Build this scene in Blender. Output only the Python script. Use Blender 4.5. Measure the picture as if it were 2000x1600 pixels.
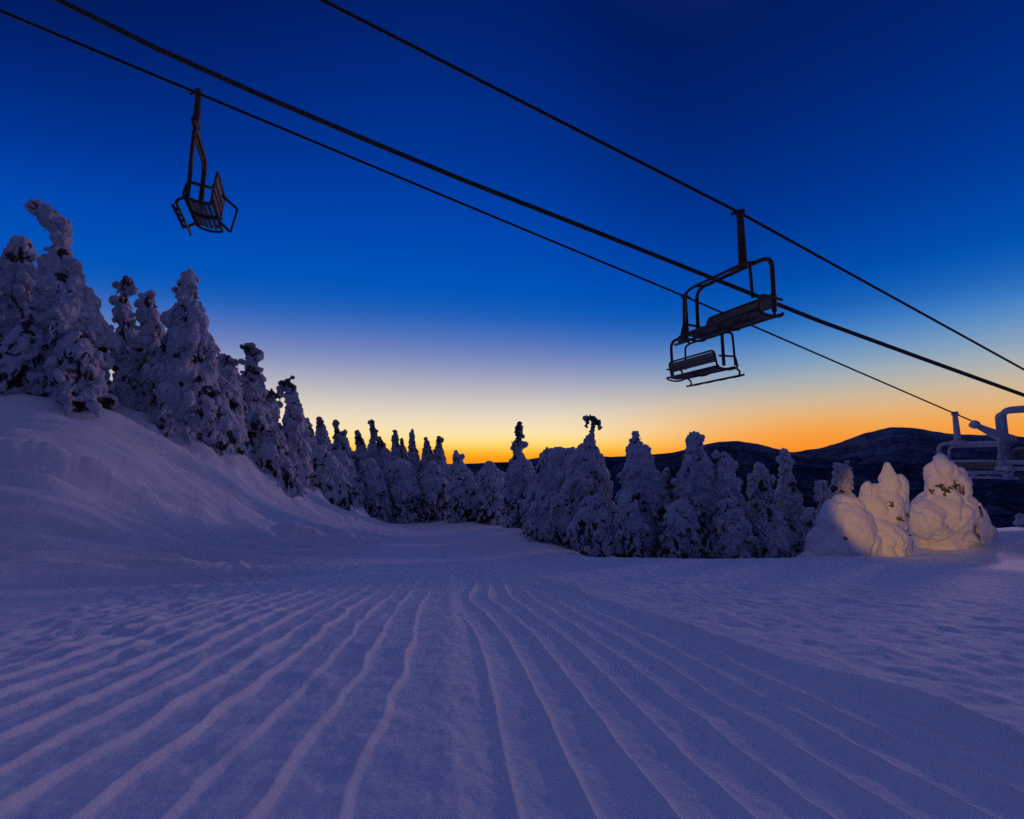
import bpy, math, random
import numpy as np
from mathutils import Vector, Matrix

for o in list(bpy.data.objects):
    bpy.data.objects.remove(o, do_unlink=True)
scene = bpy.context.scene
COL = scene.collection
R = math.radians

# ------------------------------------------------------------------ camera
FPX, PITCH = 889.0, math.atan(100 / 889.0)
cam_d = bpy.data.cameras.new('camera')
cam_d.sensor_width = 36.0
cam_d.lens = 36.0 * FPX / 2000.0
cam_d.clip_start, cam_d.clip_end = 0.05, 120000
cam = bpy.data.objects.new('camera', cam_d)
COL.objects.link(cam)
cam.location = (0, 0, 0)
cam.rotation_euler = (R(90) + PITCH, 0, 0)
scene.camera = cam

# ------------------------------------------------------------------ sky (dusk: sun below the horizon ahead)
def lin(c):
    return tuple(((v / 255) / 12.92 if v / 255 <= .04045 else ((v / 255 + .055) / 1.055) ** 2.4) for v in c) + (1.0,)

world = bpy.data.worlds.new('World')
scene.world = world
world.use_nodes = True
WN, WL = world.node_tree.nodes, world.node_tree.links
WN.clear()
def wn(t, **k):
    n = WN.new(t)
    for a, b in k.items(): setattr(n, a, b)
    return n
def wmath(op, a, b=None, c=None, clamp=False):
    n = wn('ShaderNodeMath', operation=op, use_clamp=clamp)
    for i, v in enumerate((a, b, c)):
        if v is None: continue
        if isinstance(v, (int, float)): n.inputs[i].default_value = v
        else: WL.new(v, n.inputs[i])
    return n.outputs[0]
tc = wn('ShaderNodeTexCoord')
sep = wn('ShaderNodeSeparateXYZ')
WL.new(tc.outputs['Generated'], sep.inputs[0])
sx, sy, sz = sep.outputs
GLOW_AZ = R(-1.0)                                   # compass bearing of the afterglow, measured from straight ahead
hyp = wmath('SQRT', wmath('ADD', wmath('ADD', wmath('MULTIPLY', sx, sx), wmath('MULTIPLY', sy, sy)), 1e-5))
cosaz = wmath('DIVIDE', wmath('ADD', wmath('MULTIPLY', sx, math.sin(GLOW_AZ)), wmath('MULTIPLY', sy, math.cos(GLOW_AZ))), hyp)
elev = wmath('MULTIPLY', wmath('ARCSINE', sz), 2 / math.pi)       # 0 horizon .. 1 zenith
away = wmath('MULTIPLY', wmath('SUBTRACT', 1.0, cosaz), 1.0)      # 0 at the glow .. 2 opposite
def ramp(fac, stops, interp='EASE'):
    n = wn('ShaderNodeValToRGB')
    n.color_ramp.interpolation = 'B_SPLINE'
    el = n.color_ramp.elements
    while len(el) > 1: el.remove(el[-1])
    for i, (deg, c) in enumerate(stops):
        e = el[0] if i == 0 else el.new(deg / 90.0)
        if i == 0: e.position = 0
        e.color = lin(c)
    WL.new(fac, n.inputs[0])
    return n.outputs[0]
TOP = [(54, (0, 26, 92)), (61, (30, 44, 106)), (72, (86, 86, 130)), (90, (104, 102, 141))]
SKY_FRONT = [(0, (250, 146, 16)), (0.9, (255, 180, 34)), (1.8, (255, 212, 92)), (2.9, (254, 229, 160)), (4.2, (248, 226, 186)), (6.2, (221, 210, 194)), (8.1, (194, 189, 191)),
             (10.8, (147, 156, 191)), (13.4, (106, 127, 188)), (16, (56, 107, 187)), (18.6, (8, 89, 184)), (22, (0, 82, 184)), (25.5, (0, 74, 178)),
             (30.6, (0, 62, 163)), (36, (0, 50, 144)), (42, (0, 40, 124)), (48, (0, 31, 104))] + TOP
SKY_SIDE = [(0, (255, 132, 18)), (2.5, (249, 156, 54)), (4, (239, 171, 90)), (5.5, (222, 182, 134)), (7.5, (188, 183, 170)), (10, (132, 163, 190)), (13, (62, 130, 198)), (15.8, (16, 94, 184)),
            (19, (0, 78, 174)), (24, (0, 58, 154)), (30, (0, 46, 133)), (39, (0, 31, 101)), (46, (0, 28, 96))] + TOP
SKY_BACK = [(0, (14, 22, 50)), (8, (18, 30, 62)), (20, (28, 42, 90)), (35, (40, 52, 112)), (50, (58, 64, 120)), (72, (86, 86, 130)), (90, (104, 102, 141))]
sinaz = wmath('DIVIDE', sx, hyp)
upper = wmath('MAXIMUM', wmath('SUBTRACT', elev, 0.06), 0.0)
elev_b = wmath('ADD', elev, wmath('MULTIPLY', upper, wmath('ADD', wmath('MULTIPLY', away, 1.4), wmath('MULTIPLY', sinaz, 0.24))))
elev_b = wmath('ADD', elev_b, wmath('MULTIPLY', wmath('MAXIMUM', wmath('SUBTRACT', elev, 0.25), 0.0), wmath('MULTIPLY', away, 1.3)))
side = wn('ShaderNodeMix', data_type='RGBA')
ms = wn('ShaderNodeMapRange', interpolation_type='SMOOTHSTEP')
ms.inputs['From Min'].default_value = 0.05; ms.inputs['From Max'].default_value = 0.58
WL.new(sinaz, ms.inputs['Value']); WL.new(ms.outputs[0], side.inputs['Factor'])
WL.new(ramp(elev_b, SKY_FRONT), side.inputs['A']); WL.new(ramp(elev, SKY_SIDE), side.inputs['B'])
front, back = side.outputs['Result'], ramp(elev, SKY_BACK)
mix = wn('ShaderNodeMix', data_type='RGBA')
mr = wn('ShaderNodeMapRange', interpolation_type='SMOOTHSTEP')
mr.inputs['From Min'].default_value = 0.75; mr.inputs['From Max'].default_value = 1.5
WL.new(away, mr.inputs['Value'])
WL.new(mr.outputs[0], mix.inputs['Factor']); WL.new(front, mix.inputs['A']); WL.new(back, mix.inputs['B'])
bg = wn('ShaderNodeBackground'); bg.inputs['Strength'].default_value = 1.0
WL.new(mix.outputs['Result'], bg.inputs['Color'])
out = wn('ShaderNodeOutputWorld')
WL.new(bg.outputs[0], out.inputs['Surface'])

# weak pink lamp added to rake the snow ridges, standing in for twilight glow
sun_d = bpy.data.lights.new('sun', 'SUN')
sun_d.energy, sun_d.angle, sun_d.color = 0.29, R(3), (1.0, 0.52, 0.74)
sun = bpy.data.objects.new('sun', sun_d); COL.objects.link(sun)
SUN_DIR = Vector((0.72, 0.68, 0.115)).normalized()          # towards the light
sun.rotation_euler = SUN_DIR.to_track_quat('Z', 'Y').to_euler()

scene.view_settings.view_transform = 'Standard'
scene.view_settings.look = 'None'
scene.view_settings.gamma = 1
scene.view_settings.use_curve_mapping = False
scene.view_settings.exposure = 0.0
scene.render.engine = 'CYCLES'
scene.cycles.max_bounces = 5
scene.cycles.sample_clamp_indirect = 1.5
scene.cycles.use_denoising = False

# ------------------------------------------------------------------ helpers
CF = np.array((0, math.cos(PITCH), math.sin(PITCH)))
CU = np.array((0, -math.sin(PITCH), math.cos(PITCH)))
def P(px, py, d):
    """point of the place seen at pixel (px, py) of the 2000-wide photograph, d metres along the view axis"""
    return d * (CF + np.array(((px - 1000) / FPX, 0, 0)) + CU * ((800 - py) / FPX))

def _hash(ix, iy, iz, seed):
    h = (ix * 374761393 + iy * 668265263 + iz * 2147483647 + seed * 974711) & 0xffffffff
    h = ((h ^ (h >> 13)) * 1274126177) & 0xffffffff
    return (h ^ (h >> 16)) & 0xffffffff
_G = np.array([(1,1,0),(-1,1,0),(1,-1,0),(-1,-1,0),(1,0,1),(-1,0,1),(1,0,-1),(-1,0,-1),(0,1,1),(0,-1,1),(0,1,-1),(0,-1,-1)], float)
def perlin(x, y, z=None, seed=0):
    x = np.asarray(x, float); y = np.asarray(y, float); z = np.zeros_like(x) if z is None else np.asarray(z, float)
    fx, fy, fz = np.floor(x), np.floor(y), np.floor(z)
    ix, iy, iz = fx.astype(np.int64), fy.astype(np.int64), fz.astype(np.int64)
    x, y, z = x - fx, y - fy, z - fz
    f = lambda t: t * t * t * (t * (t * 6 - 15) + 10)
    u, v, w = f(x), f(y), f(z)
    def g(a, b, c):
        q = _G[_hash(ix + a, iy + b, iz + c, seed) % 12]
        return q[..., 0] * (x - a) + q[..., 1] * (y - b) + q[..., 2] * (z - c)
    l = lambda a, b, t: a + t * (b - a)
    return l(l(l(g(0,0,0), g(1,0,0), u), l(g(0,1,0), g(1,1,0), u), v), l(l(g(0,0,1), g(1,0,1), u), l(g(0,1,1), g(1,1,1), u), v), w)
def fbm(x, y, z=None, oct=4, seed=0):
    s, a = 0, 1.0
    for i in range(oct):
        k = 2 ** i
        s = s + a * perlin(np.asarray(x) * k, np.asarray(y) * k, None if z is None else np.asarray(z) * k, seed + i); a *= .5
    return s
def sstep(a, b, x):
    t = np.clip((x - a) / (b - a), 0, 1)
    return t * t * (3 - 2 * t)

def new_mat(name): 
    m = bpy.data.materials.new(name); m.use_nodes = True
    return m, m.node_tree.nodes, m.node_tree.links, m.node_tree.nodes['Principled BSDF']
def noise_node(N, L, scale, detail=4, rough=.55, vec=None):
    n = N.new('ShaderNodeTexNoise'); n.inputs['Scale'].default_value = scale
    n.inputs['Detail'].default_value = detail; n.inputs['Roughness'].default_value = rough
    if vec: L.new(vec, n.inputs['Vector'])
    return n.outputs['Fac']
def bump_chain(N, L, bsdf, items):
    prev = None
    for h, strength, dist in items:
        b = N.new('ShaderNodeBump'); b.inputs['Strength'].default_value = strength; b.inputs['Distance'].default_value = dist
        L.new(h, b.inputs['Height'])
        if prev: L.new(prev, b.inputs['Normal'])
        prev = b.outputs['Normal']
    L.new(prev, bsdf.inputs['Normal'])
def color_mix(N, L, fac, a, b):
    m = N.new('ShaderNodeMix'); m.data_type = 'RGBA'
    L.new(fac, m.inputs['Factor'])
    for k, v in (('A', a), ('B', b)):
        if isinstance(v, tuple): m.inputs[k].default_value = v + (1,)
        else: L.new(v, m.inputs[k])
    return m.outputs['Result']
def map_range(N, L, v, a, b, c=0., d=1.):
    m = N.new('ShaderNodeMapRange')
    for k, q in zip(('From Min', 'From Max', 'To Min', 'To Max'), (a, b, c, d)): m.inputs[k].default_value = q
    L.new(v, m.inputs['Value'])
    return m.outputs[0]

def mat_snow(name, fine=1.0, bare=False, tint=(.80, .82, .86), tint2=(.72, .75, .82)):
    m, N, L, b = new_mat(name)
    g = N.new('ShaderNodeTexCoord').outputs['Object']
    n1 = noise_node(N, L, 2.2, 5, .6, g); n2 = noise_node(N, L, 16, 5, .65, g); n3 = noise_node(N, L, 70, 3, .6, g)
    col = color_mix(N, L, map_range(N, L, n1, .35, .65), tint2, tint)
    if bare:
        at = N.new('ShaderNodeAttribute'); at.attribute_name = 'bare'  # bare boughs, plus the backlit darkening painted on tips
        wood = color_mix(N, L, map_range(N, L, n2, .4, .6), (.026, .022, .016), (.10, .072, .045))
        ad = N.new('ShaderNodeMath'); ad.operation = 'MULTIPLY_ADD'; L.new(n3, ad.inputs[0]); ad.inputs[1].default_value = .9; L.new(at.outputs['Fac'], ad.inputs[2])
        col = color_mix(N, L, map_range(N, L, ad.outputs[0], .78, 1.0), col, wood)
    L.new(col, b.inputs['Base Color'])
    b.inputs['Roughness'].default_value = .75
    b.inputs['Specular IOR Level'].default_value = .25
    bump_chain(N, L, b, [(n2, .55 * fine, .06), (n3, .5 * fine, .02)])
    return m
M_RIME = mat_snow('rime_snow')
M_RIMED = mat_snow('iced_steel', 1.2, False, (.52, .58, .70), (.34, .39, .48))
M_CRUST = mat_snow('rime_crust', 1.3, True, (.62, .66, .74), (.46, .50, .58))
M_MOUND = mat_snow('packed_snow', .45, True)

def mat_ground():
    m, N, L, b = new_mat('snow_ground')
    geo = N.new('ShaderNodeNewGeometry').outputs['Position']
    n1 = noise_node(N, L, .8, 5, .6, geo); n2 = noise_node(N, L, 9, 6, .7, geo); n3 = noise_node(N, L, 60, 4, .7, geo); n4 = noise_node(N, L, 260, 2, .6, geo)
    snow = color_mix(N, L, map_range(N, L, n1, .35, .65), (.75, .78, .84), (.82, .83, .86))
    sepn = N.new('ShaderNodeSeparateXYZ'); L.new(geo, sepn.inputs[0])
    ln = N.new('ShaderNodeVectorMath'); ln.operation = 'LENGTH'; L.new(geo, ln.inputs[0])
    far = noise_node(N, L, .004, 6, .65, geo)
    wood = color_mix(N, L, map_range(N, L, far, .42, .62), (.018, .022, .026), (.10, .12, .15))
    L.new(color_mix(N, L, map_range(N, L, ln.outputs['Value'], 130, 300), snow, wood), b.inputs['Base Color'])
    b.inputs['Roughness'].default_value = .7
    b.inputs['Specular IOR Level'].default_value = .25
    bump_chain(N, L, b, [(n2, .45, .02), (n3, .38, .008), (n4, .3, .003)])
    return m
def mat_simple(name, c1, c2, scale, rough=.6, metal=0., bump=.3, dist=.01):
    m, N, L, b = new_mat(name)
    g = N.new('ShaderNodeTexCoord').outputs['Object']
    n = noise_node(N, L, scale, 5, .65, g)
    L.new(color_mix(N, L, map_range(N, L, n, .38, .64), c1, c2), b.inputs['Base Color'])
    b.inputs['Roughness'].default_value = rough; b.inputs['Metallic'].default_value = metal
    bump_chain(N, L, b, [(n, bump, dist)])
    return m
M_NEEDLE = mat_simple('dark_needles', (.030, .028, .020), (.085, .068, .046), 9, .85, 0, .9, .05)
M_BARK = mat_simple('bark', (.03, .022, .016), (.08, .06, .045), 12, .9, 0, .8, .02)
M_STEEL = mat_simple('weathered_steel', (.026, .022, .021), (.10, .065, .048), 14, .55, .3, .3, .004)
M_SLAT = mat_simple('weathered_slats', (.09, .08, .07), (.22, .19, .16), 20, .7, 0, .3, .004)
M_ROPE = mat_simple('steel_rope', (.012, .012, .012), (.03, .028, .025), 30, .6, .3, .6, .004)
M_RIMEROPE = mat_simple('weathered_cable', (.03, .026, .018), (.08, .068, .045), 18, .8, 0, .9, .01)

def mesh_np(name, V, F, mat, smooth=True):
    me = bpy.data.meshes.new(name)
    V = np.asarray(V, np.float32); F = np.asarray(F, np.int32)
    k = F.shape[1]
    me.vertices.add(len(V)); me.vertices.foreach_set('co', V.ravel())
    me.loops.add(F.size); me.loops.foreach_set('vertex_index', F.ravel())
    me.polygons.add(len(F)); me.polygons.foreach_set('loop_start', np.arange(0, F.size, k, dtype=np.int32))
    me.update(calc_edges=True); me.validate()
    me.polygons.foreach_set('use_smooth', np.full(len(me.polygons), smooth))
    if mat: me.materials.append(mat)
    return me
def link(name, me, parent=None, **props):
    o = bpy.data.objects.new(name, me); COL.objects.link(o)
    if parent: o.parent = parent
    for k, v in props.items(): o[k] = v
    return o
def thing(name, loc, label, category, group=None):
    o = bpy.data.objects.new(name, None); COL.objects.link(o)
    o.empty_display_size = .2
    o.location = loc; o['label'] = label; o['category'] = category
    if group: o['group'] = group
    return o

class MB:
    """collects tubes and boxes into one mesh"""
    def __init__(s): s.v, s.f = [], []
    def add(s, V, F):
        b = len(s.v); s.v += [tuple(p) for p in V]; s.f += [tuple(i + b for i in f) for f in F]
    def tube(s, pts, r, seg=8, jit=0, rng=None):
        pts = [np.array(p, float) for p in pts]; n = len(pts)
        rr = r if hasattr(r, '__len__') else [r] * n
        V, F, up = [], [], None
        for i in range(n):
            t = pts[min(i + 1, n - 1)] - pts[max(i - 1, 0)]; t = t / (np.linalg.norm(t) + 1e-9)
            if up is None: up = np.array((0, 0, 1.)) if abs(t[2]) < .9 else np.array((1., 0, 0))
            a = up - t * up.dot(t); a /= np.linalg.norm(a) + 1e-9; b = np.cross(t, a); up = a
            for k in range(seg):
                q = 2 * math.pi * k / seg
                j = 1 + (rng.uniform(-jit, jit) if rng else 0)
                V.append(pts[i] + (a * math.cos(q) + b * math.sin(q)) * rr[i] * j)
        for i in range(n - 1):
            for k in range(seg):
                k2 = (k + 1) % seg
                F.append((i * seg + k, i * seg + k2, (i + 1) * seg + k2, (i + 1) * seg + k))
        F.append(tuple(reversed(range(seg)))); F.append(tuple(range((n - 1) * seg, n * seg)))
        s.add(V, F)
    def box(s, c, hx, hy, hz, rot=None, bev=.15):
        """box with chamfered long edges, half sizes hx hy hz"""
        e = min(hy, hz) * 2 * bev
        prof = [(-hy + e, -hz), (hy - e, -hz), (hy, -hz + e), (hy, hz - e), (hy - e, hz), (-hy + e, hz), (-hy, hz - e), (-hy, -hz + e)]
        V = [np.array((x, y, z)) for x in (-hx, hx) for (y, z) in prof]
        if rot is not None: V = [rot @ v for v in V]
        V = [v + np.array(c) for v in V]
        F = [(k, (k + 1) % 8, 8 + (k + 1) % 8, 8 + k) for k in range(8)] + [tuple(reversed(range(8))), tuple(range(8, 16))]
        s.add(V, F)
    def mesh(s, name, mat, smooth=False):
        me = bpy.data.meshes.new(name); me.from_pydata(s.v, [], s.f); me.update()
        me.polygons.foreach_set('use_smooth', [smooth] * len(me.polygons))
        me.materials.append(mat)
        return me
def arc_path(corners, rad, n=5):
    """polyline with rounded corners"""
    c = [np.array(p, float) for p in corners]; o = [c[0]]
    for i in range(1, len(c) - 1):
        a, b = c[i - 1] - c[i], c[i + 1] - c[i]
        r = min(rad, .45 * np.linalg.norm(a), .45 * np.linalg.norm(b))
        p, q = c[i] + a / np.linalg.norm(a) * r, c[i] + b / np.linalg.norm(b) * r
        for k in range(n + 1):
            t = k / n
            o.append((1 - t) ** 2 * p + 2 * t * (1 - t) * c[i] + t * t * q)
    o.append(c[-1])
    return o

# ------------------------------------------------------------------ ground
H, SLOPE = 0.7, 0.155
def plane(px, py):
    d = P(px, py, 1.0)
    t = -H / (d[2] + SLOPE * d[1])
    return d * t
ctl = []
for y in (1600, 1400, 1270, 1200):
    for x in (-700, 0, 500, 1000, 1500, 2000, 2700):
        ctl.append(plane(x, y))
for X in (-14, -5, 0, 5, 14):
    for Y in (-14, -7, -1):
        ctl.append(np.array((X, Y, -H - SLOPE * Y + (.02 * max(0, -X - 3) ** 1.5))))
for q in [(950, 1107, 10), (700, 1112, 9.5), (1200, 1094, 11), (1500, 1090, 12), (1800, 1092, 12), (2000, 1095, 12), (2400, 1085, 12),
          (2000, 1034, 15), (1860, 1044, 15), (1700, 1086, 13.2), (1560, 1088, 13.5), (2400, 1010, 16), (2000, 1075, 13),
          (1250, 1120, 16), (1450, 1120, 17), (1250, 1130, 25), (1500, 1130, 25), (1250, 1150, 40), (1750, 1120, 25), (2000, 1085, 23), (2000, 1150, 38),
          (960, 1092, 14), (900, 1062, 19), (850, 1037, 24), (990, 1014, 31), (850, 1014, 32), (700, 1011, 29),
          (850, 985, 38), (980, 985, 40), (700, 975, 38), (850, 980, 52), (1025, 1034, 22), (1068, 1060, 19.5), (1100, 1074, 17.5), (1140, 1084, 15.5),
          (0, 965, 8.6), (0, 1060, 7.8), (0, 1130, 6.6), (0, 885, 9.8), (0, 825, 11), (0, 768, 12.2), (0, 752, 15), (-400, 690, 13), (-400, 900, 9), (-400, 1080, 7.2),
          (150, 880, 11), (150, 805, 12.6), (200, 790, 14.5), (310, 835, 15.2), (300, 950, 11.8), (300, 1005, 11), (300, 1060, 9.5), (430, 868, 17), (430, 955, 14), (430, 1025, 13),
          (550, 955, 20), (550, 1025, 15.5), (560, 1066, 12.5), (650, 985, 25), (700, 1062, 15), (0, 745, 22), (200, 760, 28), (430, 830, 32), (600, 950, 38), (-400, 700, 26)]:
    ctl.append(P(*q))
ctl = np.array(ctl)
def _tps(r2): return np.where(r2 > 1e-9, .5 * r2 * np.log(np.maximum(r2, 1e-9)), 0)
_n = len(ctl); _S = 10.0
_xy = ctl[:, :2] / _S
_K = _tps(((_xy[:, None] - _xy[None]) ** 2).sum(-1)) + np.eye(_n) * .002
_Pm = np.c_[np.ones(_n), _xy]
_A = np.block([[_K, _Pm], [_Pm.T, np.zeros((3, 3))]])
_w = np.linalg.solve(_A, np.r_[ctl[:, 2], 0, 0, 0])
def base_z(X, Y):
    X = np.asarray(X, float).ravel(); Y = np.asarray(Y, float).ravel()
    r = np.hypot(X, Y)
    k = np.minimum(1, 46 / np.maximum(r, 1e-6))                      # outside the hilltop the spline is held at its rim
    q = np.c_[X * k, Y * k] / _S
    z = np.empty(len(X))
    for i in range(0, len(X), 40000):
        s = slice(i, i + 40000)
        z[s] = _tps(((q[s, None] - _xy[None]) ** 2).sum(-1)) @ _w[:_n] + _w[_n] + q[s] @ _w[_n + 1:]
    rim = sstep(30, 60, r)
    z = z * (1 - rim) + np.minimum(z, 6) * rim
    drop = 460 * (1 - np.exp(-np.maximum(r - 44, 0) / 620))          # the mountainside falls away to the valley
    return z - drop
DX, DY = -.134, .991                                                 # heading of the groomer's tracks
SP = .188
def groom(X, Y):
    v = X * DX + Y * DY; u = X * DY - Y * DX
    near = (1 - sstep(10.0, 12.5, v)) * (1 + .5 * sstep(4, 7, v))
    mnd = .032 * perlin(v * .55, u * .25, seed=5) + .009 * perlin(v * 1.7, u * .5, seed=6)
    bend = .17 * np.exp(-((v - 5.2) / 1.0) ** 2) * np.exp(-((u + .1) / .9) ** 2)      # kink where the tracks cross the little crest
    ur = u + mnd + bend
    d = (ur / SP + .5) % 1 - .5; d = d * SP
    k = np.floor(ur / SP + .5)
    amp = .85 + .4 * perlin(k * 7.31, v * .5, seed=9)
    crest = np.exp(-(np.abs(d) / .0170) ** 1.4) * .030 * amp + .001 * np.cos(2 * math.pi * d / SP)
    right = sstep(.05, .30, u) * (1 - sstep(2.05, 2.3, u + .1 * v)) * near
    # broken, wider blade marks on the left: steep on the left, gentle on the right
    S2 = .215
    ul = u + 1.6 * mnd + .03 * perlin(u * 4, v * 3.0, seed=12)
    f = (ul / S2) % 1
    k2 = np.floor(ul / S2)
    f = 1 - f
    saw = np.where(f < .16, sstep(0, .16, f), ((1 - f) / .84) ** 1.7) * .026 * (.8 + .6 * perlin(k2 * 5.7, v * .6, seed=14))
    left = (1 - sstep(-.22, -.02, u)) * sstep(-4.2, -2.0, u + .0 * v) * near * (.55 + .45 * sstep(6.5, 4.0, v) )
    chunk = np.maximum(0, perlin(u * 6, v * 3.4, seed=21) - .12) * .035 + np.minimum(0, perlin(u * 5, v * 4.2, seed=22) + .22) * .022
    mid = np.exp(-((u - .02) / .10) ** 2) * near
    berm = np.exp(-((u - 2.05 + .1 * v) / .05) ** 2) * .05 * near * sstep(9, 6, v) * (1 + .5 * perlin(v * 1.3, u, seed=31))
    z = right * crest + left * (saw + chunk) + mid * (.020 + .012 * perlin(u * 7, v * .8, seed=25) + .006 * perlin(u * 22, v * 10, seed=26)) + berm
    # churned crust right of the last track and along the left edge
    ru = sstep(2.1, 2.6, u + .1 * v) * (1 - sstep(3.5, 8, u))
    z = z + ru * .024 * perlin(u * 3.2, v * 2.2, seed=41) + ru * .02 * perlin(u * 7, v * 6, seed=42)
    lu = np.exp(-((u + 2.3 + .25 * (v - 3)) / .9) ** 2) * sstep(2, 3.5, v) * near
    z = z + lu * (.06 * np.minimum(0, perlin(u * 3.5, v * 2.6, seed=45)) + .03 * perlin(u * 8, v * 6, seed=46))
    return z
BERMS = [([tuple(P(*q)[:2]) for q in ((-500, 800, 9), (0, 885, 9.8), (130, 935, 10.2), (260, 1000, 10.9), (420, 1028, 12.6), (560, 1052, 14.2), (700, 1062, 15.5))], .36, .20),
         ([tuple(P(*q)[:2]) for q in ((470, 900, 18), (560, 945, 20), (640, 978, 24), (705, 1008, 27.5))], .60, .40),
         ([tuple(P(*q)[:2]) for q in ((300, 880, 14.5), (430, 930, 15.5), (560, 1000, 18.5))], .42, .28)]
def ground_z(X, Y, detail=True):
    sh = np.shape(X)
    X = np.asarray(X, float).ravel(); Y = np.asarray(Y, float).ravel()
    z = base_z(X, Y)
    if detail:
        r = np.hypot(X, Y)
        z = z + groom(X, Y) * (r < 16)
        nr = 1 - sstep(40, 70, r)
        # wind and track streaks along the trail, ruts slanting down the left bank
        a = X * .78 + Y * .62; b = -X * .62 + Y * .78
        bank = sstep(-2.5, -6.0, X + .10 * (Y - 8)) * sstep(5, 9, Y) * (1 - sstep(-8, -14, X + .5 * (22 - Y))) 
        z = z + bank * nr * (.30 * perlin(b * .85 + .35 * perlin(a * .2, b * .2, seed=3), a * .10, seed=51) - .34 * np.maximum(0, .22 - np.abs(perlin(b * 1.5 + .5 * perlin(a * .4, b * .4, seed=4), a * .16, seed=52))) / .22 * (.5 + perlin(a * .5, b * .5, seed=55)) + .16 * perlin(b * 3.4, a * .35, seed=54) + .12 * perlin(b * 6, a * 1.0, seed=53))
        for pts, hh, ww in BERMS:                # ploughed edges along the foot of the bank
            dist = np.full(len(X), 1e9)
            wob = .35 * perlin(X * .7, Y * .7, seed=91)
            for (ax, ay), (bx, by) in zip(pts[:-1], pts[1:]):
                t = np.clip(((X - ax) * (bx - ax) + (Y - ay) * (by - ay)) / ((bx - ax) ** 2 + (by - ay) ** 2), 0, 1)
                sd = ((X - ax) * (by - ay) - (Y - ay) * (bx - ax)) / math.hypot(bx - ax, by - ay)
                dd = np.hypot(X - ax - t * (bx - ax), Y - ay - t * (by - ay))
                dist = np.where(dd < np.abs(dist), np.where(sd > 0, dd, -dd), dist)
            q = dist + wob
            z = z + hh * np.where(q < 0, np.exp(-(q / (ww * 3.2)) ** 2), np.exp(-(q / ww) ** 2)) * (.7 + .9 * perlin(X * 1.3, Y * 1.3, seed=92))
            z = z + np.exp(-(q / (ww * 3)) ** 2) * (.05 * np.maximum(0, perlin(X * 3.1, Y * 3.1, seed=93)) + .03 * perlin(X * 7, Y * 7, seed=94))
        z = z + nr * sstep(7, 12, Y) * (.07 * perlin(X * .18, Y * .75, seed=61) + .03 * perlin(X * .6, Y * 1.9, seed=62))
        z = z + nr * (.010 * fbm(X * 2.1, Y * 2.1, oct=3, seed=71))
        z = z + (r < 18) * (.0045 * perlin(X * 14, Y * 10, seed=72) + .0022 * perlin(X * 34, Y * 26, seed=73) + .010 * np.maximum(0, perlin(X * 6.5, Y * 5.2, seed=74) - .22))
        z = z + sstep(60, 400, r) * 14 * fbm(X / 260, Y / 260, oct=4, seed=81)
    return z.reshape(sh)
def build_ground():
    half = R(54)
    core = np.linspace(-half, half, 1150)
    rest = np.linspace(half, 2 * math.pi - half, 150)[1:-1]
    th = np.r_[core, rest]
    rr = np.r_[np.geomspace(.25, .8, 26)[:-1], np.geomspace(.8, 14, 820)[:-1], np.geomspace(14, 60, 190)[:-1], np.geomspace(60, 60000, 90)]
    T, Rr = np.meshgrid(th, rr)
    X, Y = Rr * np.sin(T), Rr * np.cos(T)
    Z = ground_z(X, Y)
    nt, nr = len(th), len(rr)
    V = np.c_[X.ravel(), Y.ravel(), Z.ravel()]
    V = np.r_[V, [[0, 0, float(base_z([0.], [0.])[0])]]]
    i = np.arange(nr - 1)[:, None] * nt; j = np.arange(nt)[None]; j2 = (j + 1) % nt
    F = np.stack([(i + j), (i + nt + j), (i + nt + j2), (i + j2)], -1).reshape(-1, 4)
    c = len(V) - 1
    me = mesh_np('snow_ground', V, F, M_GROUND)
    # close the hole under the camera
    cap = mesh_np('cap', V[np.r_[np.arange(nt), c]], np.array([(nt, k, (k + 1) % nt) for k in range(nt)]), M_GROUND)
    import bmesh
    bm = bmesh.new(); bm.from_mesh(me)
    bm.verts.ensure_lookup_table()
    for k in range(nt):
        f = bm.faces.new((bm.verts[c], bm.verts[k], bm.verts[(k + 1) % nt])); f.smooth = True
    bm.normal_update(); bm.to_mesh(me); bm.free()
    bpy.data.meshes.remove(cap)
    link('snow_ground', me, kind='structure')
M_GROUND = mat_ground()
build_ground()

# ------------------------------------------------------------------ hills on the horizon
def build_hills(name, prof, dist, depth, seed, mat, floor=-460, rough=1.0):
    px = np.array([p[0] for p in prof], float); py = np.array([p[1] for p in prof], float)
    dirs = np.array([P(a, b, 1.0) for a, b in zip(px, py)])
    az = np.arctan2(dirs[:, 0], dirs[:, 1]); el = dirs[:, 2] / np.hypot(dirs[:, 0], dirs[:, 1])
    A = np.linspace(az[0], az[-1], 420)
    E = np.interp(A, az, el)
    ker = np.hanning(9); ker /= ker.sum()
    E = np.convolve(np.pad(E, 4, mode='edge'), ker, 'valid')
    top = E * dist + dist * .0010 * fbm(A * 60, A * 0 + 3.3, oct=4, seed=seed) * rough
    S = np.r_[np.linspace(-1, 0, 60), np.linspace(0, 1, 14)[1:]]
    AA, SS = np.meshgrid(A, S)
    D = dist + SS * depth
    fall = np.abs(SS) ** 1.15
    gul = fbm(AA * 38, SS * 2.2, oct=5, seed=seed + 7) * np.minimum(1, np.abs(SS) * 3) * dist * .004
    Z = top[None] * (1 - fall) + (floor - 60) * fall + gul
    V = np.c_[(D * np.sin(AA)).ravel(), (D * np.cos(AA)).ravel(), Z.ravel()]
    n = len(A)
    i = np.arange(len(S) - 1)[:, None] * n; j = np.arange(n - 1)[None]
    F = np.stack([i + j, i + j + 1, i + n + j + 1, i + n + j], -1).reshape(-1, 4)
    link(name, mesh_np(name, V, F, mat), kind='structure')
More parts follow.
